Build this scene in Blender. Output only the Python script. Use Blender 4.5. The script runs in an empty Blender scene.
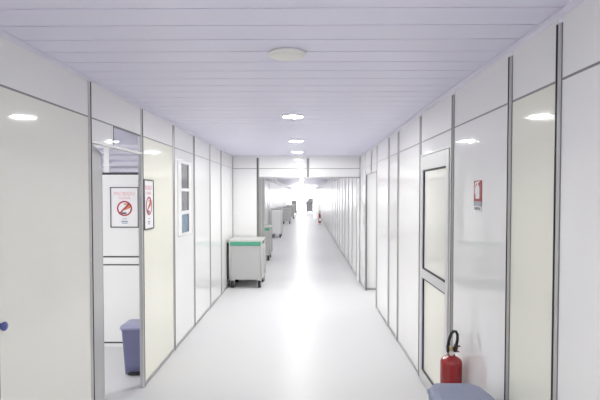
import bpy, math, random
from mathutils import Vector, Matrix
random.seed(4)
S = bpy.context.scene
COL = S.collection
PI = math.pi

# ------------------------------------------------------------------ materials
def mat(name, col, rough=.5, metal=0.0, spec=.5, bump=0.0, bscale=40, emit=None, estr=0, vary=0.0, vscale=6, coat=0.0):
    m = bpy.data.materials.new(name); m.use_nodes = True
    nt = m.node_tree; b = nt.nodes['Principled BSDF']
    b.inputs['Base Color'].default_value = (*col, 1)
    b.inputs['Roughness'].default_value = rough
    b.inputs['Metallic'].default_value = metal
    b.inputs['Specular IOR Level'].default_value = spec
    b.inputs['Coat Weight'].default_value = coat
    if emit:
        b.inputs['Emission Color'].default_value = (*emit, 1)
        b.inputs['Emission Strength'].default_value = estr
    if bump or vary:
        tc = nt.nodes.new('ShaderNodeTexCoord')
    if bump:
        n = nt.nodes.new('ShaderNodeTexNoise'); n.inputs['Scale'].default_value = bscale
        bp = nt.nodes.new('ShaderNodeBump'); bp.inputs['Strength'].default_value = bump
        bp.inputs['Distance'].default_value = .01
        nt.links.new(tc.outputs['Object'], n.inputs['Vector'])
        nt.links.new(n.outputs['Fac'], bp.inputs['Height'])
        nt.links.new(bp.outputs['Normal'], b.inputs['Normal'])
    if vary:
        n2 = nt.nodes.new('ShaderNodeTexNoise'); n2.inputs['Scale'].default_value = vscale
        n2.inputs['Detail'].default_value = 3
        mx = nt.nodes.new('ShaderNodeMix'); mx.data_type = 'RGBA'
        mx.inputs[6].default_value = (*[c * (1 - vary) for c in col], 1)
        mx.inputs[7].default_value = (*[min(1, c * (1 + vary)) for c in col], 1)
        nt.links.new(tc.outputs['Object'], n2.inputs['Vector'])
        nt.links.new(n2.outputs['Fac'], mx.inputs[0])
        nt.links.new(mx.outputs[2], b.inputs['Base Color'])
    return m

M = {}
M['panel'] = mat('white laminate', (.84, .84, .835), .05, vary=.015, vscale=1.5)
M['panel_matt'] = mat('matt white laminate', (.84, .84, .835), .22, spec=.4)
M['cream'] = mat('cream laminate', (.83, .83, .725), .05, vary=.015, vscale=1.5)
M['cream_pale'] = mat('pale cream laminate', (.83, .83, .765), .05, vary=.015, vscale=1.5)
M['alu'] = mat('aluminium', (.44, .44, .44), .38, metal=.75)
M['alu_light'] = mat('light aluminium', (.62, .62, .62), .4, metal=.3)
M['alu_post'] = mat('post aluminium', (.50, .50, .50), .38, metal=.5)
M['alu_dark'] = mat('dark aluminium', (.34, .34, .33), .42, metal=.6)
M['slot'] = mat('dark seal', (.05, .05, .055), .6)
M['rail'] = mat('grey rail', (.24, .24, .24), .5)
M['seal'] = mat('grey seal', (.17, .17, .17), .6)
M['black'] = mat('black rubber', (.015, .015, .017), .5)
M['navy'] = mat('navy gasket', (.02, .02, .10), .5)
M['white_frame'] = mat('white frame', (.84, .84, .84), .3)
M['ceil'] = mat('lavender pvc plank', (.745, .725, .87), .38, vary=.02, vscale=2)
M['cove'] = mat('lavender cornice', (.72, .70, .82), .4)
M['louvre'] = mat('pale louvre', (.9, .9, .96), .3)
M['floor'] = mat('white vinyl floor', (.65, .65, .65), .36, spec=.18, vary=.012, vscale=3, bump=.02, bscale=6)
M['lamp'] = mat('lit diffuser', (.9, .9, .9), .5, emit=(1, .997, .965), estr=60)
M['lamp_off'] = mat('unlit diffuser', (.83, .825, .79), .35)
M['lamp_ring'] = mat('lamp ring', (.86, .855, .83), .35)
M['day'] = mat('daylight pane', (.9, .9, .9), .4, emit=(1, 1, 1), estr=1.1)
M['grey_body'] = mat('grey trolley laminate', (.50, .50, .495), .35, vary=.02)
M['steel'] = mat('brushed steel', (.62, .62, .61), .3, metal=.8)
M['trolley_top'] = mat('trolley top', (.60, .60, .57), .3)
M['green'] = mat('green strip', (.09, .38, .25), .4)
M['red'] = mat('red paint', (.36, .022, .025), .25, coat=.3)
M['sign_red'] = mat('sign red', (.33, .012, .02), .4)
M['sign_grey'] = mat('sign grey', (.36, .36, .44), .4)
M['paper'] = mat('white paper', (.85, .84, .85), .4)
M['pink'] = mat('pink print', (.78, .42, .47), .5)
M['poster_red'] = mat('print red', (.45, .04, .09), .5)
M['poster_orange'] = mat('print orange', (.66, .25, .08), .5)
M['poster_blue'] = mat('print blue grey', (.28, .33, .45), .5)
M['frame_grey'] = mat('dark grey frame', (.10, .10, .105), .4)
M['bin_body'] = mat('lavender blue plastic', (.15, .155, .28), .4)
M['bin_lid'] = mat('pale lavender blue plastic', (.28, .285, .44), .35)
M['bin2'] = mat('slate blue plastic', (.27, .30, .42), .4, vary=.04, vscale=8)
M['glass_grey'] = mat('frosted grey glass', (.22, .22, .235), .12, vary=.35, vscale=9)
M['glass_blue'] = mat('frosted blue glass', (.18, .27, .36), .12, vary=.3, vscale=9)
M['gauge'] = mat('gauge white', (.8, .8, .75), .3)
M['brass'] = mat('brass', (.6, .45, .2), .3, metal=.9)
M['white_plastic'] = mat('white plastic', (.8, .8, .8), .35)
M['hub'] = mat('caster hub', (.7, .7, .7), .35)
M['blue'] = mat('blue plastic', (.08, .10, .32), .4)
M['grey_cart'] = mat('grey cart plastic', (.33, .34, .35), .45)

# ------------------------------------------------------------------ mesh builder
class MB:
    def __init__(s): s.v = []; s.f = []; s.m = []; s.sm = []
    def add(s, vs, fs, mi=0, smooth=False, mtx=None):
        o = len(s.v)
        for p in vs:
            p = Vector(p)
            s.v.append(tuple(mtx @ p if mtx else p))
        for f in fs:
            s.f.append([i + o for i in f]); s.m.append(mi); s.sm.append(smooth)
        return s
    def box(s, x0, x1, y0, y1, z0, z1, mi=0, mtx=None):
        x0, x1 = sorted((x0, x1)); y0, y1 = sorted((y0, y1)); z0, z1 = sorted((z0, z1))
        vs = [(x, y, z) for z in (z0, z1) for y in (y0, y1) for x in (x0, x1)]
        fs = [(0, 2, 3, 1), (4, 5, 7, 6), (0, 1, 5, 4), (1, 3, 7, 5), (3, 2, 6, 7), (2, 0, 4, 6)]
        return s.add(vs, fs, mi, False, mtx)
    def loft(s, rings, mi=0, smooth=True, caps=(True, True), mtx=None):
        n = len(rings[0]); vs = [p for r in rings for p in r]; fs = []
        for k in range(len(rings) - 1):
            for i in range(n):
                j = (i + 1) % n
                fs.append((k * n + i, k * n + j, (k + 1) * n + j, (k + 1) * n + i))
        s.add(vs, fs, mi, smooth, mtx)
        o = len(s.v) - len(vs)
        if caps[0]: s.f.append([o + i for i in reversed(range(n))]); s.m.append(mi); s.sm.append(False)
        if caps[1]: s.f.append([o + (len(rings) - 1) * n + i for i in range(n)]); s.m.append(mi); s.sm.append(False)
        return s
    def lathe(s, prof, n=32, mi=0, mtx=None, smooth=True):
        rings = [[(r * math.cos(2 * PI * i / n), r * math.sin(2 * PI * i / n), z) for i in range(n)] for r, z in prof]
        return s.loft(rings, mi, smooth, (True, True), mtx)
    def tube(s, path, r, n=10, mi=0, closed=False):
        P = [Vector(p) for p in path]; rings = []; up = None
        for i, p in enumerate(P):
            a = P[i - 1] if i > 0 else (P[-1] if closed else p)
            b = P[i + 1] if i < len(P) - 1 else (P[0] if closed else p)
            t = (b - a).normalized()
            if up is None:
                up = Vector((0, 0, 1)) if abs(t.z) < .9 else Vector((1, 0, 0))
            u = t.cross(up).normalized(); up = u.cross(t).normalized()
            rr = r[i] if isinstance(r, (list, tuple)) else r
            rings.append([tuple(p + u * rr * math.cos(2 * PI * k / n) + up * rr * math.sin(2 * PI * k / n)) for k in range(n)])
        if closed:
            rings.append(rings[0]); return s.loft(rings, mi, True, (False, False))
        return s.loft(rings, mi, True)
    def mesh(s, name, mats):
        me = bpy.data.meshes.new(name); me.from_pydata(s.v, [], s.f)
        for q in (mats if isinstance(mats, (list, tuple)) else [mats]): me.materials.append(q)
        me.polygons.foreach_set('material_index', s.m)
        me.polygons.foreach_set('use_smooth', s.sm)
        me.update(); return me
    def build(s, name, mats, parent=None, loc=None, bevel=0.0, rz=0.0):
        o = bpy.data.objects.new(name, s.mesh(name, mats)); COL.objects.link(o)
        if parent: o.parent = parent
        if loc: o.location = loc
        if rz: o.rotation_euler.z = rz
        if bevel:
            b = o.modifiers.new('soft edge', 'BEVEL'); b.width = bevel; b.segments = 2; b.limit_method = 'ANGLE'
        return o

def tag(o, label=None, cat=None, group=None, kind=None):
    if label: o['label'] = label
    if cat: o['category'] = cat
    if group: o['group'] = group
    if kind: o['kind'] = kind
    return o
def empty(name, loc=(0, 0, 0), rz=0.0):
    o = bpy.data.objects.new(name, None); COL.objects.link(o)
    o.location = loc; o.rotation_euler.z = rz; o.empty_display_size = .1
    return o
def link_copy(src, parent, loc):
    c = src.copy(); COL.objects.link(c); c.parent = parent; c.location = loc
    return c
def copy_tree(o, parent=None):
    c = o.copy(); COL.objects.link(c); c.parent = parent
    for ch in list(o.children): copy_tree(ch, c)
    return c
def rrect(w, d, r, z, n=5, cx=0, cy=0):
    pts = []
    for sx, sy, a0 in ((1, 1, 0), (-1, 1, PI / 2), (-1, -1, PI), (1, -1, 1.5 * PI)):
        for k in range(n + 1):
            a = a0 + k / n * PI / 2
            pts.append((cx + sx * (w / 2 - r) + r * math.cos(a), cy + sy * (d / 2 - r) + r * math.sin(a), z))
    return pts

# ------------------------------------------------------------------ dimensions (x right, y along the corridor, z up)
XL, XR = -1.39, 1.046
ZC, ZRAIL = 2.385, 2.115
YB, YE = -2.5, 48.0
YH = 9.5                     # cross wall with the wide opening
XO = -6.5                    # outer wall of the side rooms
TH = .008

# ------------------------------------------------------------------ floor, ceiling
fl = MB(); fl.box(XO - .1, 3.2, YB - .1, YE + .1, -.1, 0)
tag(fl.build('floor', M['floor']), 'glossy white vinyl floor running down the corridor', 'floor', kind='structure')

ce = MB(); y = YB - .1; pitch = .2; gw = .011
while y < YE + .1:
    a, b = y, y + pitch - gw
    ce.box(XO - .1, 3.2, a, b, ZC, ZC + .03)
    ce.box(XO - .1, 3.2, b, y + pitch, ZC + .012, ZC + .03)
    y += pitch
tag(ce.build('ceiling', M['ceil']), 'lavender white plank ceiling with crosswise grooves', 'ceiling', kind='structure')

# ------------------------------------------------------------------ post and panel system
def post_mesh(z0, z1, name='post', seals=True):
    m = MB(); a = .019; q = .011
    # octagon with a dark slot in the two faces across the wall
    prof = [(a, -q), (a, -.008), (a - .006, -.008), (a - .006, .008), (a, .008), (a, q), (q, a), (-q, a),
            (-a, q), (-a, .008), (-a + .006, .008), (-a + .006, -.008), (-a, -.008), (-a, -q), (-q, -a), (q, -a)]
    n = len(prof); vs = [(x, y, z) for z in (z0, z1) for x, y in prof]
    for i in range(n):
        j = (i + 1) % n
        mi = 1 if i in (1, 2, 3, 9, 10, 11) else 0
        m.add([vs[i], vs[j], vs[n + j], vs[n + i]], [(0, 1, 2, 3)], mi)
    c = [(x, y, z1) for x, y in prof]; m.add(c, [tuple(range(n))], 0)
    # thin seals where the panels enter the post
    for s in (-1, 1) if seals else ():
        m.box(-.0095, .0095, s * .0195, s * .0245, z0, z1, 2)
    return m.mesh(name, [M['alu_post'], M['slot'], M['seal']])
POST = post_mesh(0, 2.345); POST_LEFT = post_mesh(0, 2.372)
POST_PLAIN = post_mesh(0, 2.372, 'door_post', False); POST_PLAIN.materials[0] = M['alu_light']
POST_SHORT = post_mesh(1.985, 2.335, 'short_post')
def post(parent, x, y, short=False, rz=0):
    o = bpy.data.objects.new('post', POST_SHORT if short else POST); COL.objects.link(o)
    o.parent = parent; o.location = (x, y, 0); o.rotation_euler.z = rz
    return o
def rail(parent, x, y0, y1, z0, z1, proud=.012, m='alu'):
    b = MB(); b.box(x - proud, x + proud, y0, y1, z0, z1)
    return b.build('rail', M[m], parent)
def railx(parent, y, x0, x1, z0, z1, proud=.012, m='alu'):
    b = MB(); b.box(x0, x1, y - proud, y + proud, z0, z1)
    return b.build('rail', M[m], parent)
def panel(parent, x, y0, y1, z0, z1, m='panel'):
    b = MB(); b.box(x - TH, x + TH, y0, y1, z0, z1)
    return b.build('panel', M[m], parent)
def panelx(parent, y, x0, x1, z0, z1, m='panel', name='panel'):
    b = MB(); b.box(x0, x1, y - TH, y + TH, z0, z1)
    return b.build(name, M[m], parent)
def bay(parent, x, y0, y1, m='panel', lower=True):
    a, b = y0 + .02, y1 - .02
    rail(parent, x, a, b, ZRAIL - .005, ZRAIL + .005, .010, 'rail')
    panel(parent, x, a, b, ZRAIL + .005, 2.375)
    if lower:
        panel(parent, x, a, b, .035, ZRAIL - .005, m)
        rail(parent, x, a, b, 0, .035)

def wall(name, label):
    return tag(empty(name), label, 'wall', kind='structure')

# right wall ------------------------------------------------------------------
WR = wall('wall_right', 'long right corridor wall of white panels between aluminium posts')
pr = [-2.5, -1.9, -.9, .09, 1.08, 2.07, 2.555, 3.53, 4.51, 5.58, 6.20, 7.24, 8.60, 9.5]
yy = 10.05
while yy < YE - .3: pr.append(round(yy, 3)); yy += .995
pr.append(YE - .03)
for k, y in enumerate(pr): post(WR, XR, y)
for a, b in zip(pr, pr[1:]):
    if b > 9.4 and a > 20 and 0: pass
    if abs(a - 3.53) < .01:
        bay(WR, XR, a, b, lower=False)
    elif abs(a - 7.24) < .01:
        rail(WR, XR, a + .02, b - .02, ZRAIL - .005, ZRAIL + .005, .010, 'rail')
        post(WR, XR, 7.84, short=True)
        panel(WR, XR, a + .02, 7.82, ZRAIL + .005, 2.375); panel(WR, XR, 7.86, b - .02, ZRAIL + .005, 2.375)
        panel(WR, XR, a + .02, 7.82, 2.0, ZRAIL - .005); panel(WR, XR, 7.86, b - .02, 2.0, ZRAIL - .005)
        rail(WR, XR, a + .02, b - .02, 1.985, 2.0, .014)
    else:
        bay(WR, XR, a, b, 'cream' if abs(a - 2.07) < .01 else 'panel_matt' if a > 9.4 else 'panel')

# left wall -------------------------------------------------------------------
ZRAIL = 2.145
WL = wall('wall_left', 'long left corridor wall of white panels between aluminium posts')
pl = [-2.5, -1.8, -.8, .2, 1.2, 2.2, 3.2, 4.22, 5.23, 6.19, 7.22, 8.17, 9.5]
yy = 10.2
while yy < YE - .3: pl.append(round(yy, 3)); yy += .995
pl.append(YE - .03)
for y in pl:
    p = post(WL, XL, y); p.data = POST_LEFT
    if y in (3.2, 4.22): p.data = POST_PLAIN
for a, b in zip(pl, pl[1:]):
    if abs(a - 3.2) < .01:
        rail(WL, XL, a + .02, b - .02, ZRAIL - .005, ZRAIL + .005, .010, 'rail')
        panel(WL, XL, a + .02, b - .02, ZRAIL + .005, 2.375)
    elif abs(a - 5.23) < .01:           # bay with the three small panes
        a2, b2 = a + .02, b - .02
        rail(WL, XL, a2, b2, ZRAIL - .005, ZRAIL + .005, .010, 'rail'); panel(WL, XL, a2, b2, ZRAIL + .005, 2.375)
        rail(WL, XL, a2, b2, 0, .035)
        panel(WL, XL, a2, b2, .035, 1.19); panel(WL, XL, a2, b2, 2.03, ZRAIL - .005)
        panel(WL, XL, a2, 5.40, 1.19, 2.03); panel(WL, XL, 6.03, b2, 1.19, 2.03)
    else:
        bay(WL, XL, a, b, {1.2: 'cream_pale', 2.2: 'cream_pale', 4.22: 'cream'}.get(round(a, 2), 'panel_matt' if a > 9.4 else 'panel'))

# cornices --------------------------------------------------------------------
def cornice(name, x, sgn, label, y0=YB, y1=YE):
    m = MB(); pts = [(x + sgn * -.012, ZC - .016), (x + sgn * .010, ZC - .016), (x + sgn * .020, ZC - .010), (x + sgn * .04, ZC - .006), (x + sgn * .04, ZC), (x + sgn * -.012, ZC)]
    if sgn < 0: pts = pts[::-1]
    r0 = [(a, y0, z) for a, z in pts]; r1 = [(a, y1, z) for a, z in pts]
    m.loft([r1, r0], 0, False)
    tag(m.build(name, M['cove']), label, 'cornice', kind='structure')
cornice('trim_1', XL, 1, 'slim lavender cornice along the top of the left wall')
cornice('trim_2', XR, -1, 'slim lavender cornice along the top of the right wall')

# window of three panes on the left wall ---------------------------------------
W = tag(empty('window_1', (XL, 5.715, 1.61)), 'narrow white framed window of three stacked small panes in left wall', 'window', kind='structure')
fr = MB()
y0, y1 = -.315, .315
fr.box(-.014, .016, y0, -.17, -.42, .42); fr.box(-.014, .016, .185, y1, -.42, .42)
for z0, z1 in ((-.42, -.395), (-.185, -.145), (.075, .11), (.385, .42)):
    fr.box(-.014, .016, -.17, .185, z0, z1)
fr.build('window_frame', M['white_frame'], W, bevel=.003)
for z0, z1, g in ((.11, .385, 'glass_grey'), (-.145, .075, 'glass_grey'), (-.395, -.185, 'glass_blue')):
    b = MB(); b.box(-.004, .004, -.17, .185, z0, z1)
    p = b.build('pane', M[g], W)
    if g == 'glass_blue': p['label'] = 'bluish lowest pane'
    e = MB()
    for (ya, yb) in ((-.17, -.155), (.17, .185)): e.box(.004, .009, ya, yb, z0, z1)
    e.build('seal', M['frame_grey'], p)

# left doorway: head, half header panel, half glass, ajar leaf ------------------
D2 = tag(empty('door_1', (XL, 3.22, 0)), 'grey door leaf standing ajar into the room behind the left wall doorway', 'door', kind='structure')
th = math.radians(18)
lf = MB(); lf.box(-.02, .02, .02, .84, .012, 1.985)
L = lf.build('door_leaf', M['grey_body'], D2, bevel=.002); L.location = (-.02, .02, 0); L.rotation_euler.z = th
ed = MB()
ed.box(-.022, .022, .0, .02, .012, 1.985); ed.box(-.022, .022, .84, .856, .012, 1.985)
ed.build('edge_profile', M['alu'], L)
hd = MB(); hd.box(-.015, .015, 0, .98, 1.985, 2.003)
hd.build('door_head', M['alu'], D2)
hp = MB(); hp.box(-TH, TH, 0, .35, 2.003, 2.14); hp.build('header_panel', M['panel'], D2)
hs = MB(); hs.box(-.012, .012, .35, .362, 2.003, 2.14, 0); hs.box(-.012, .012, .362, .378, 2.003, 2.14, 1)
hs.build('header_divider', [M['white_frame'], M['black']], D2)
glass = bpy.data.materials.new('clear glass'); glass.use_nodes = True
gb = glass.node_tree.nodes['Principled BSDF']
gb.inputs['Base Color'].default_value = (.95, .96, .98, 1); gb.inputs['Roughness'].default_value = .02
gb.inputs['Transmission Weight'].default_value = 1; gb.inputs['IOR'].default_value = 1.45
gp = MB(); gp.box(-.002, .002, .378, .98, 2.003, 2.14); gp.build('header_pane', glass, D2)

# right door ---------------------------------------------------------------------
D1 = tag(empty('door_2', (XR, 3.53, 0)), 'closed framed door with cream upper and lower panels in the right wall', 'door', kind='structure')
jb = MB()
jb.box(-.016, .016, .02, .05, 0, 1.985); jb.box(-.016, .016, .93, .96, 0, 1.985)
jb.box(-.016, .016, .02, .96, 1.985, 2.0)
jb.build('door_frame', M['alu_light'], D1, bevel=.002)
hp = MB(); hp.box(-TH, TH, .02, .96, 2.0, 2.11); hp.build('header_panel', M['panel'], D1)
lf = MB()
lf.box(-.024, .014, .055, .125, .01, 1.98); lf.box(-.024, .014, .845, .925, .01, 1.98)
lf.box(-.024, .014, .125, .845, .01, .105); lf.box(-.024, .014, .125, .845, .925, 1.0); lf.box(-.024, .014, .125, .845, 1.86, 1.98)
LF = lf.build('door_leaf', M['alu_light'], D1, bevel=.003)
for z0, z1 in ((.105, .925), (1.0, 1.86)):
    b = MB(); b.box(-.006, .006, .125, .845, z0, z1); P = b.build('door_panel', M['cream_pale' if z0 > .9 else 'cream'], LF)
    e = MB(); w = .012
    e.box(-.017, -.006, .125, .125 + w, z0, z1, 0); e.box(-.017, -.006, .845 - w, .845, z0, z1, 1)
    e.box(-.017, -.006, .125, .845, z0, z0 + w, 0); e.box(-.017, -.006, .125, .845, z1 - w, z1, 0)
    e.build('gasket', [M['slot'], M['navy']], P)

# cross wall with wide opening at YH ----------------------------------------------
ZRAIL = 2.14
WH = wall('wall_header', 'white header wall crossing the corridor above the wide opening')
panelx(WH, YH, XL + .02, .03, ZRAIL + .005, 2.385); panelx(WH, YH, .07, XR - .02, ZRAIL + .005, 2.385)
railx(WH, YH, XL + .02, XR - .02, ZRAIL - .005, ZRAIL + .005, .010, 'rail')
panelx(WH, YH, -.88, .03, 1.985, ZRAIL - .005); panelx(WH, YH, .07, XR - .02, 1.985, ZRAIL - .005)
railx(WH, YH, -.88, XR - .02, 1.955, 1.985, .02)
p = post(WH, .05, YH, short=True, rz=PI / 2)
WT = wall('wall_return', 'short white wall panel facing the camera beside the corridor opening')
panelx(WT, YH, XL + .02, -.92, .035, ZRAIL - .005)
railx(WT, YH, XL + .02, -.92, 0, .035)
post(WT, -.90, YH, rz=PI / 2)
b = MB(); b.box(-.88, -.845, YH - .02, YH + .02, 0, 1.955, 0); b.box(-.845, -.825, YH - .012, YH + .012, 0, 1.955, 1)
b.box(-.825, -.775, YH - .022, YH + .022, 0, 1.955, 0)
b.build('jamb', [M['alu_dark'], M['alu']], WT)
b = MB(); b.box(.985, XR - .02, YH - .02, YH + .02, 0, 1.955); b.build('jamb', M['white_frame'], WT)

# room behind the left doorway -----------------------------------------------------
WP = wall('wall_partition', 'white partition with black seams inside the room behind the left doorway')
YP = 5.37; X0 = -3.9; X1 = XL - .03
panelx(WP, YP, X0, X1, .052, .888); panelx(WP, YP, X0, X1, .896, .972); panelx(WP, YP, X0, X1, .985, 1.868)
for z0, z1 in ((.036, .052), (.884, .898), (.970, .986), (1.862, 1.882)):
    railx(WP, YP, X0, X1, z0, z1, .011, 'slot')
railx(WP, YP, X0, X1, 0, .036, .012, 'white_frame')
for k in range(4):
    b = MB(); zc = 1.915 + k * .066
    b.box(X0, X1, -.03, .03, -.003, .003, mtx=None)
    o = b.build('louvre_slat', M['louvre'], WP, loc=(0, YP, zc)); o.rotation_euler.x = .75
b = MB(); b.box(-2.16, -2.105, YP - .02, YP + .02, 1.885, 2.17); b.build('louvre_upright', M['white_frame'], WP)
railx(WP, YP, X0, X1, 2.155, 2.18, .012, 'white_frame')
WO = wall('wall_outer', 'plain white outer wall of the side rooms')
panel(WO, XO, YB, 17, 0, ZC)
WN = wall('wall_near', 'plain white wall closing the side room')
panelx(WN, 2.1, XO, XL - .02, 0, ZC)
WF = wall('wall_far', 'plain white far wall of the side rooms')
panelx(WF, 17, XO, XL - .02, 0, ZC)

# room behind the right passage ------------------------------------------------------
WA = wall('wall_alcove', 'white panel wall facing the camera inside the right side passage')
panelx(WA, 8.64, XR + .02, 3.0, .035, ZC); railx(WA, 8.64, XR + .02, 3.0, 0, .035)
panelx(WA, 7.2, XR + .02, 3.0, 0, ZC); panel(WA, 3.0, 7.2, 8.64, 0, ZC)

# back and end walls ----------------------------------------------------------------------
WB = wall('wall_back', 'plain white wall behind the camera')
panelx(WB, YB, XL, XR, 0, ZC)
WE = wall('wall_end', 'white wall around the bright glazed doors at the corridor end')
panelx(WE, YE, XL, XR, 2.2, ZC); panelx(WE, YE, XL, XL + .06, 0, 2.2); panelx(WE, YE, XR - .06, XR, 0, 2.2)
DE = tag(empty('door_3', (0, YE, 0)), 'bright daylit glazed double doors at the far end of the corridor', 'door', kind='structure')
xm = (XL + XR) / 2
for x0, x1 in ((XL + .06, xm), (xm, XR - .06)):
    b = MB(); b.box(x0, x0 + .05, -.02, .02, 0, 2.2); b.box(x1 - .05, x1, -.02, .02, 0, 2.2)
    b.box(x0 + .05, x1 - .05, -.02, .02, 0, .08); b.box(x0 + .05, x1 - .05, -.02, .02, 2.14, 2.2)
    f = b.build('door_leaf', M['white_frame'], DE)
    b = MB(); b.box(x0 + .05, x1 - .05, -.004, .004, .08, 2.14); b.build('pane', M['day'], f)

# ------------------------------------------------------------------ ceiling lights
def downlight(name, x, y, r, lit, label, group=None, drop=.012):
    t = tag(empty(name, (x, y, ZC)), label, 'ceiling light', group)
    m = MB(); m.lathe([(r * .9, 0), (r, -.001), (r * 1.02, -drop * .6), (r * .98, -drop), (r * .88, -drop), (r * .86, -drop * .7)], 48)
    m.build('trim_ring', M['lamp_ring'], t)
    m = MB()
    if lit: m.lathe([(r * .87, -drop * .4), (r * .86, -drop * .75), (.001, -drop * .8)], 48)
    else: m.lathe([(r * .87, -drop * .6), (r * .86, -drop * 1.1), (r * .6, -drop * 1.5), (r * .2, -drop * 1.7), (.001, -drop * 1.72)], 48)
    m.build('diffuser', M['lamp' if lit else 'lamp_off'], t)
    return t
downlight('ceiling_light', -.094, 2.62, .097, False, 'unlit round ceiling light with cream diffuser, nearest to the camera', 'round ceiling lights', .016)
downlight('ceiling_light', -.115, 4.69, .105, True, 'lit round ceiling light, first one beyond the unlit light', 'round ceiling lights')
downlight('ceiling_light', -.125, 6.85, .105, True, 'lit round ceiling light midway between the first lit one and the header', 'round ceiling lights')
downlight('ceiling_light', -.14, 8.6, .105, True, 'lit round ceiling light closest in front of the cross header wall', 'round ceiling lights')
downlight('ceiling_light', -.1, -1.7, .105, True, 'added unseen round fill light near the wall behind the camera', 'round ceiling lights')  # extra lamp added out of view to brighten the near walls
downlight('ceiling_light', -.1, 0.3, .105, True, 'lit round ceiling light behind the camera', 'round ceiling lights')
y = 11.2
while y < YE - 1:
    downlight('ceiling_light', -.15, y, .098, True, 'lit round ceiling light deep in the corridor beyond the cross header', 'round ceiling lights beyond the header')
    y += 3.2
downlight('ceiling_light', -3.2, 2.9, .165, True, 'added unseen round light brightening the room behind the left doorway', 'added side room lights')  # added lamp, kept out of sight, to light the partition and bin
downlight('ceiling_light', -4.8, 8.2, .16, True, 'added unseen round light beyond the partition of the left room', 'added side room lights')  # added hidden lamp so the space behind the partition is lit
downlight('ceiling_light', -2.6, 12.5, .16, True, 'added unseen round light far beyond the partition of the left room', 'added side room lights')  # second added hidden lamp for the deep part of the left room
downlight('ceiling_light', 2.0, 7.8, .08, True, 'added unseen round light brightening the right side passage', 'added side room lights')  # added unseen lamp that lifts the passage to corridor brightness

# ------------------------------------------------------------------ posters
def text(name, s, size, m, parent, loc, rot=(PI / 2, 0, 0), sx=1.0):
    c = bpy.data.curves.new(name, 'FONT'); c.body = s; c.size = size; c.align_x = 'CENTER'; c.align_y = 'CENTER'
    c.extrude = .0004; c.materials.append(m)
    tmp = bpy.data.objects.new('lettering', c); COL.objects.link(tmp)
    dg = bpy.context.evaluated_depsgraph_get()
    me = bpy.data.meshes.new_from_object(tmp.evaluated_get(dg)); bpy.data.objects.remove(tmp)
    me.name = name
    o = bpy.data.objects.new(name, me); COL.objects.link(o); o.parent = parent; o.location = loc; o.rotation_euler = rot
    o.scale = (sx, 1, 1)
    return o
def disc(m, cx, cz, r0, r1, y, n=40, mi=0, t=.0008):
    ri = []
    for k in range(n):
        a = 2 * PI * k / n
        ri.append((math.cos(a), math.sin(a)))
    vs = []; fs = []
    for yv in (y, y - t):
        for r in (r0, r1): vs += [(cx + r * c, yv, cz + r * s) for c, s in ri]
    for k in range(n):
        j = (k + 1) % n
        fs += [(2 * n + k, 2 * n + j, 3 * n + j, 3 * n + k), (n + k, n + j, 3 * n + j, 3 * n + k), (k, j, 2 * n + j, 2 * n + k)]
    m.add(vs, fs, mi)
def poly(m, pts, y, mi=0, t=.0008):
    n = len(pts); vs = [(x, y, z) for x, z in pts] + [(x, y - t, z) for x, z in pts]
    fs = [tuple(range(n, 2 * n))] + [(i, (i + 1) % n, n + (i + 1) % n, n + i) for i in range(n)]
    m.add(vs, fs, mi)
def make_poster(loc, rz, label, w=.285, h=.415):
    # faces local -y
    t = tag(empty('no_smoking_poster', loc, rz), label, 'poster', 'no smoking posters')
    b = MB(); b.box(-w / 2, w / 2, -.006, 0, -h / 2, h / 2); b.build('paper', M['paper'], t)
    f = .011; b = MB()
    b.box(-w / 2 - f, -w / 2, -.012, 0, -h / 2 - f, h / 2 + f); b.box(w / 2, w / 2 + f, -.012, 0, -h / 2 - f, h / 2 + f)
    b.box(-w / 2, w / 2, -.012, 0, h / 2, h / 2 + f); b.box(-w / 2, w / 2, -.012, 0, -h / 2 - f, -h / 2)
    b.build('frame', M['frame_grey'], t)
    text('title_text', 'PROIBIDO', .058, M['pink'], t, (0, -.0065, .145), sx=.86 * w / .285)
    text('title_text', 'FUMAR', .042, M['pink'], t, (0, -.0065, .098), sx=.95)
    b = MB(); cz = -.012; R = .082
    # cigarette, glow and grey smoke, then the prohibition ring over them
    poly(b, [(-.035, cz - .060), (.02, cz - .060), (.02, cz - .042), (-.035, cz - .042)], -.0064, 2)
    poly(b, [(.0, cz - .02), (.06, cz + .005), (.068, cz + .03), (.05, cz + .04), (.0, cz + .005)], -.0064, 1)
    poly(b, [(-.01, cz + .05), (.04, cz + .06), (.05, cz + .046), (0, cz + .036)], -.0064, 1)
    disc(b, 0, cz, R - .016, R, -.0075, mi=0)
    a = math.radians(45); c, s = math.cos(a), math.sin(a); q = R - .01; k = .008
    poly(b, [(-q * c + k * s, cz - q * s - k * c), (q * c + k * s, cz + q * s - k * c), (q * c - k * s, cz + q * s + k * c), (-q * c - k * s, cz - q * s + k * c)], -.0075, 0)
    b.build('no_smoking_symbol', [M['poster_red'], M['poster_orange'], M['frame_grey']], t)
    b = MB(); b.box(-.025, .025, -.0068, -.006, -.128, -.122); b.box(-.036, .036, -.0068, -.006, -.158, -.146)
    b.box(-.03, .03, -.0068, -.006, -.174, -.166)
    b.build('footer_lines', M['poster_blue'], t)
    return t
make_poster((-1.943, YP - .011, 1.512), 0, 'framed no smoking poster facing the camera on the partition seen through the left doorway')
make_poster((XL + .009, 4.38, 1.562), PI / 2, 'framed no smoking poster on the corridor wall just past the left doorway', w=.245)

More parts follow.
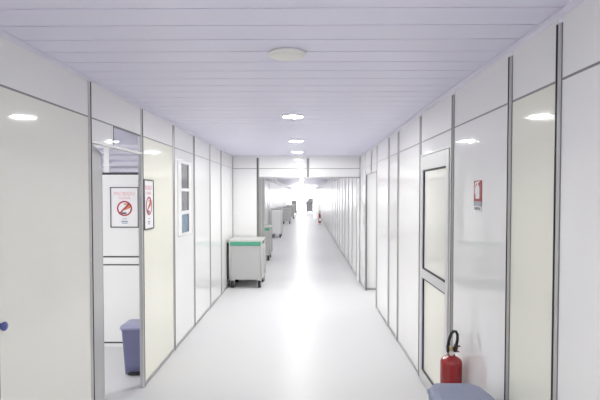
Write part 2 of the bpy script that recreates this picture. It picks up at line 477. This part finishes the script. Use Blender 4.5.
# ------------------------------------------------------------------ extinguisher sign on the right wall
sg = tag(empty('extinguisher_sign', (XR - .009, 3.015, 1.664), -PI / 2), 'small red fire extinguisher sign with white pictogram on the right wall', 'sign')
b = MB(); b.box(-.066, .066, -.003, 0, -.056, .070); b.build('red_plate', M['sign_red'], sg, bevel=.001)
b = MB()
poly(b, [(-.030, -.040), (.030, -.040), (.034, -.034), (.034, .024), (.022, .040), (.010, .044), (.010, .054), (.034, .060), (.034, .066), (-.030, .062), (-.044, .050), (-.048, -.01), (-.040, -.01), (-.036, .044), (-.024, .052), (-.010, .052), (-.010, .044), (-.022, .040), (-.034, .024), (-.034, -.034)], -.003)
b.build('extinguisher_pictogram', M['paper'], sg)
b = MB(); b.box(-.066, .066, -.003, 0, -.083, -.057); b.build('grey_strip', M['sign_grey'], sg)
b = MB(); b.box(-.066, .066, -.0015, 0, -.118, -.084); b.build('caption_label', M['paper'], sg)
text('caption_text', 'EXTINTOR', .022, M['frame_grey'], sg, (-.01, -.002, -.1), sx=.9)

# ------------------------------------------------------------------ pedal bins
def pedal_bin(name, loc, rz, w, d, h, mb, ml, label, chamfer):
    t = tag(empty(name, loc, rz), label, 'bin')
    hb = h - .055
    b = MB()
    b.loft([rrect(w * .74, d * .78, .025, 0), rrect(w * .76, d * .80, .03, .01), rrect(w * .93, d * .95, .03, hb), rrect(w * .97, d * .98, .03, hb + .004), rrect(w * .97, d * .98, .03, hb + .014)])
    b.build('bin_body', ml if False else mb, t)
    def ring(sc, z):
        W, D = w * sc, d * sc; c, e = chamfer
        pts = [(-W / 2 + .02, -D / 2), (W / 2 - .02, -D / 2), (W / 2, -D / 2 + .02), (W / 2, D / 2 - e), (W / 2 - c * .35, D / 2 - e * .3), (W / 2 - c, D / 2), (-W / 2 + c, D / 2), (-W / 2 + c * .35, D / 2 - e * .3), (-W / 2, D / 2 - e), (-W / 2, -D / 2 + .02)]
        return [(x, y, z) for x, y in pts]
    b = MB(); b.loft([ring(1.0, hb + .014), ring(1.03, hb + .018), ring(1.03, hb + .034), ring(.97, hb + .046), ring(.8, h - .003), ring(.5, h)], smooth=False)
    b.build('lid', ml, t, bevel=.003)
    b = MB(); b.box(-.05, .05, -d * .39 - .05, -d * .36, .012, .03); b.build('pedal', M['black'], t, bevel=.003)
    b = MB(); b.tube([(-.06, d / 2 + .0, hb + .022), (.06, d / 2 + .0, hb + .022)], .008); b.build('hinge', ml, t)
    return t
pedal_bin('pedal_bin', (-1.56, 4.625, 0), 0, .255, .275, .462, M['bin_body'], M['bin_lid'], 'lavender blue lidded bin on the floor just inside the left doorway', (.02, .02))
pedal_bin('pedal_bin', (.825, 2.585, 0), 0, .31, .39, .605, M['bin2'], M['bin2'], 'slate blue lidded bin in front of the fire extinguisher by the right wall', (.055, .17))

# ------------------------------------------------------------------ fire extinguishers
def extinguisher(loc, rz, label, detail=True):
    t = tag(empty('fire_extinguisher', loc, rz), label, 'fire extinguisher', 'fire extinguishers')
    r = .07
    b = MB(); b.lathe([(.05, .115), (.06, .118), (r, .13), (r, .545), (r * .98, .558), (r * .9, .570), (r * .7, .582), (r * .42, .592), (.024, .597), (.024, .605)], 40)
    cyl = b.build('cylinder', M['red'], t)
    b = MB(); n = 24; rr = r + .0008
    for k in range(n):
        a0 = -PI * .85 + k * PI * .7 / n; a1 = -PI * .85 + (k + 1) * PI * .7 / n
        b.add([(rr * math.cos(a0), rr * math.sin(a0), .22), (rr * math.cos(a1), rr * math.sin(a1), .22), (rr * math.cos(a1), rr * math.sin(a1), .38), (rr * math.cos(a0), rr * math.sin(a0), .38)], [(0, 1, 2, 3)], 0, True)
    b.build('label_sheet', M['paper'], cyl)
    b = MB(); b.lathe([(.016, .60), (.02, .604), (.02, .62), (.013, .625), (.013, .65), (.006, .655)], 20)
    v = b.build('valve', M['brass'], t)
    b = MB(); b.lathe([(.001, 0), (.017, 0), (.017, .012), (.001, .013)], 20, mtx=Matrix.Translation((-.004, -.014, .615)) @ Matrix.Rotation(PI / 2, 4, 'X'))
    b.build('pressure_gauge', M['gauge'], v)
    b = MB()
    b.box(-.008, .060, -.009, .009, .642, .649, mtx=Matrix.Translation((0, 0, .645)) @ Matrix.Rotation(-.2, 4, 'Y') @ Matrix.Translation((0, 0, -.645)))
    b.box(-.008, .050, -.009, .009, .618, .625)
    b.build('lever', M['sign_red'], t, bevel=.002)
    P = [(-.012, -.004, .612), (-.024, -.006, .625), (-.026, -.008, .655), (-.018, -.010, .700), (-.006, -.012, .738), (.008, -.014, .757), (.024, -.016, .757), (.034, -.018, .738), (.034, -.020, .705), (.026, -.022, .672)]
    b = MB(); b.tube(P, .0095, 12); b.build('hose', M['black'], t)
    b = MB(); b.tube([(.026, -.022, .675), (.020, -.024, .645), (.016, -.025, .625)], [.013, .015, .011], 12); b.build('nozzle', M['black'], t)
    b = MB()
    ring = [(.07 * math.cos(2 * PI * k / 32), .07 * math.sin(2 * PI * k / 32), .115) for k in range(32)]
    b.tube(ring, .006, 8, closed=True)
    for k in range(4):
        a = PI / 4 + k * PI / 2
        b.tube([(.066 * math.cos(a), .066 * math.sin(a), .115), (.08 * math.cos(a), .08 * math.sin(a), .006)], .006, 8)
    b.tube([(.05, .05, .112), (-.05, -.05, .112)], .005, 8); b.tube([(.05, -.05, .112), (-.05, .05, .112)], .005, 8)
    b.build('floor_stand', M['red'], t)
    return t
extinguisher((.958, 3.262, 0), 0, 'red fire extinguisher with black hose loop standing behind the slate blue bin')
extinguisher((.78, 27.0, 0), .4, 'small distant red fire extinguisher standing far down by the right wall')

# ------------------------------------------------------------------ trolleys
def caster(parent, x, y, zt, r=.066):
    b = MB()
    b.lathe([(.02, zt - .012), (.03, zt - .01), (.03, zt)], 16, 0)
    for s in (-1, 1): b.box(s * .031 - .004, s * .031 + .004, -.026, .034, r, zt - .012)
    b.box(-.035, .035, -.03, .036, zt - .022, zt - .010)
    f = b.build('caster', M['hub'], parent, loc=(x, y, 0))
    w = MB(); mt = Matrix.Translation((0, .012, r)) @ Matrix.Rotation(PI / 2, 4, 'Y')
    w.lathe([(.02, -.026), (r * .9, -.026), (r, -.017), (r, .017), (r * .9, .026), (.02, .026)], 24, 0, mt)
    wh = w.build('wheel', M['black'], f)
    h = MB(); h.lathe([(.001, -.028), (r * .5, -.027), (r * .5, .027), (.001, .028)], 16, 0, mt)
    h.build('hub', M['hub'], wh)
def trolley(name, loc, w, d, h, label, body='grey_body', top='trolley_top', strip='green', side_strip=True, cz=.155):
    t = tag(empty(name, loc), label, 'trolley', 'service trolleys along the left wall')
    hw, hd = w / 2, d / 2
    b = MB(); b.box(-hw + .02, hw - .02, -hd + .012, hd - .012, cz + .012, h - .10)
    c = b.build('cabinet', M[body], t, bevel=.004)
    b = MB(); b.box(-hw + .05, hw - .05, -hd + .008, -hd + .0125, cz + .03, h - .115); b.build('front_panel', M[body], c, bevel=.002)
    for sx in (-1, 1):
        for sy in (-1, 1):
            b = MB(); b.lathe([(.017, cz), (.017, h - .01), (.012, h - .004)], 16)
            b.build('corner_post', M['steel'], t, loc=(sx * (hw - .018), sy * (hd - .018), 0))
    for ya, yb in ((-hd - .002, -hd + .016), (hd - .016, hd + .002)):
        b = MB(); b.box(-hw + .03, hw - .03, ya, yb, h - .098, h - .03)
        s = b.build('edge_strip', M[strip], t, bevel=.003)
        if strip == 'green': s['label'] = 'green edge strip'
    b = MB()
    b.loft([rrect(w, d, .03, h - .03), rrect(w + .004, d + .004, .03, h - .026), rrect(w + .004, d + .004, .03, h)], smooth=False)
    b.build('top_shelf', M[top], t)
    b = MB(); b.box(-hw + .01, hw - .01, -hd + .01, hd - .01, cz - .0, cz + .014); b.build('base_frame', M['steel'], t)
    if side_strip:
        b = MB(); b.box(-hw - .029, -hw + .012, -hd + .005, hd - .005, cz + .0, h - .05); b.build('dark_side_strip', M['black'], t, bevel=.004)  # black strip down the left side of the cabinet
    for sx in (-1, 1):
        for sy in (-1, 1): caster(t, sx * (hw - .06), sy * (hd - .07), cz)
    return t
trolley('service_trolley', (-1.05, 9.08, 0), .595, .70, .852, 'grey trolley with a green top edge, standing in front of the short return wall')
trolley('service_trolley', (-1.11, 12.72, 0), .50, .70, .852, 'grey green-edged trolley half hidden behind the dark opening jamb', side_strip=False)
trolley('linen_trolley', (-1.10, 19.4, 0), .40, .9, 1.10, 'tall white trolley farther down the left wall behind the green-edged ones', 'white_plastic', 'grey_cart', 'white_plastic', False)
trolley('supply_trolley', (-1.05, 28.4, 0), .46, .9, .95, 'pale grey trolley with dark wheels beyond the tall white trolley', 'grey_body', 'grey_cart', 'steel', False)
trolley('supply_trolley', (-1.0, 34.0, 0), .5, .9, .95, 'pale grey trolley second from the end of the corridor on the left', 'grey_body', 'white_plastic', 'steel', False)
trolley('supply_trolley', (-.88, 40.0, 0), .42, .9, 1.17, 'dark topped grey trolley standing last on the left near the bright end', 'grey_body', 'black', 'steel', False)

# grey bulky cart near the end on the right
t = tag(empty('waste_cart', (.36, 44, 0)), 'bulky grey wheeled cart with sloping hood near the bright end', 'cart')
b = MB(); b.loft([rrect(.56, .7, .06, .17, cx=.04), rrect(.64, .8, .06, .85), rrect(.70, .84, .06, .95), rrect(.50, .8, .06, 1.15, cx=.10), rrect(.36, .7, .06, 1.33, cx=.17)], smooth=False)
b.build('cart_body', M['grey_cart'], t)
b = MB(); b.tube([(-.35, -.3, .95), (-.45, -.3, 1.0), (-.45, .3, 1.0), (-.35, .3, .95)], .018); b.build('handle', M['grey_cart'], t)
for sx in (-1, 1):
    for sy in (-1, 1): caster(t, .04 + sx * .2, sy * .25, .17)

# small blue fitting on the near left panel, cut by the picture edge
t = tag(empty('wall_knob', (XL + .008, 2.228, 1.055), PI / 2), 'small blue knob on the near left wall panel at the picture edge', 'knob')
b = MB(); b.lathe([(.014, 0), (.014, .006), (.010, .010), (.020, .018), (.021, .026), (.016, .031), (.001, .032)], 24, mtx=Matrix.Rotation(PI / 2, 4, 'X'))
b.build('knob_body', M['blue'], t)

# ------------------------------------------------------------------ world, camera, view
w = bpy.data.worlds.new('World'); S.world = w; w.use_nodes = True
w.node_tree.nodes['Background'].inputs[0].default_value = (.9, .93, 1, 1)
w.node_tree.nodes['Background'].inputs[1].default_value = .3
cd = bpy.data.cameras.new('camera'); cam = bpy.data.objects.new('camera', cd); COL.objects.link(cam)
cd.sensor_width = 36; cd.lens = 30.0; cd.clip_start = .05; cd.clip_end = 200
cam.location = (0, 0, 1.65)
cam.rotation_euler = (PI / 2 - 14.7 / 500, 0, 5.3 / 500)
cd.shift_y = 9.2 / 600
S.camera = cam
S.view_settings.view_transform = 'Standard'; S.view_settings.look = 'None'
S.view_settings.gamma = 1; S.view_settings.use_curve_mapping = False
S.view_settings.exposure = 2.34
S.cycles.use_denoising = True
S.cycles.max_bounces = 12; S.cycles.diffuse_bounces = 8; S.cycles.glossy_bounces = 6
S.cycles.sample_clamp_indirect = 6
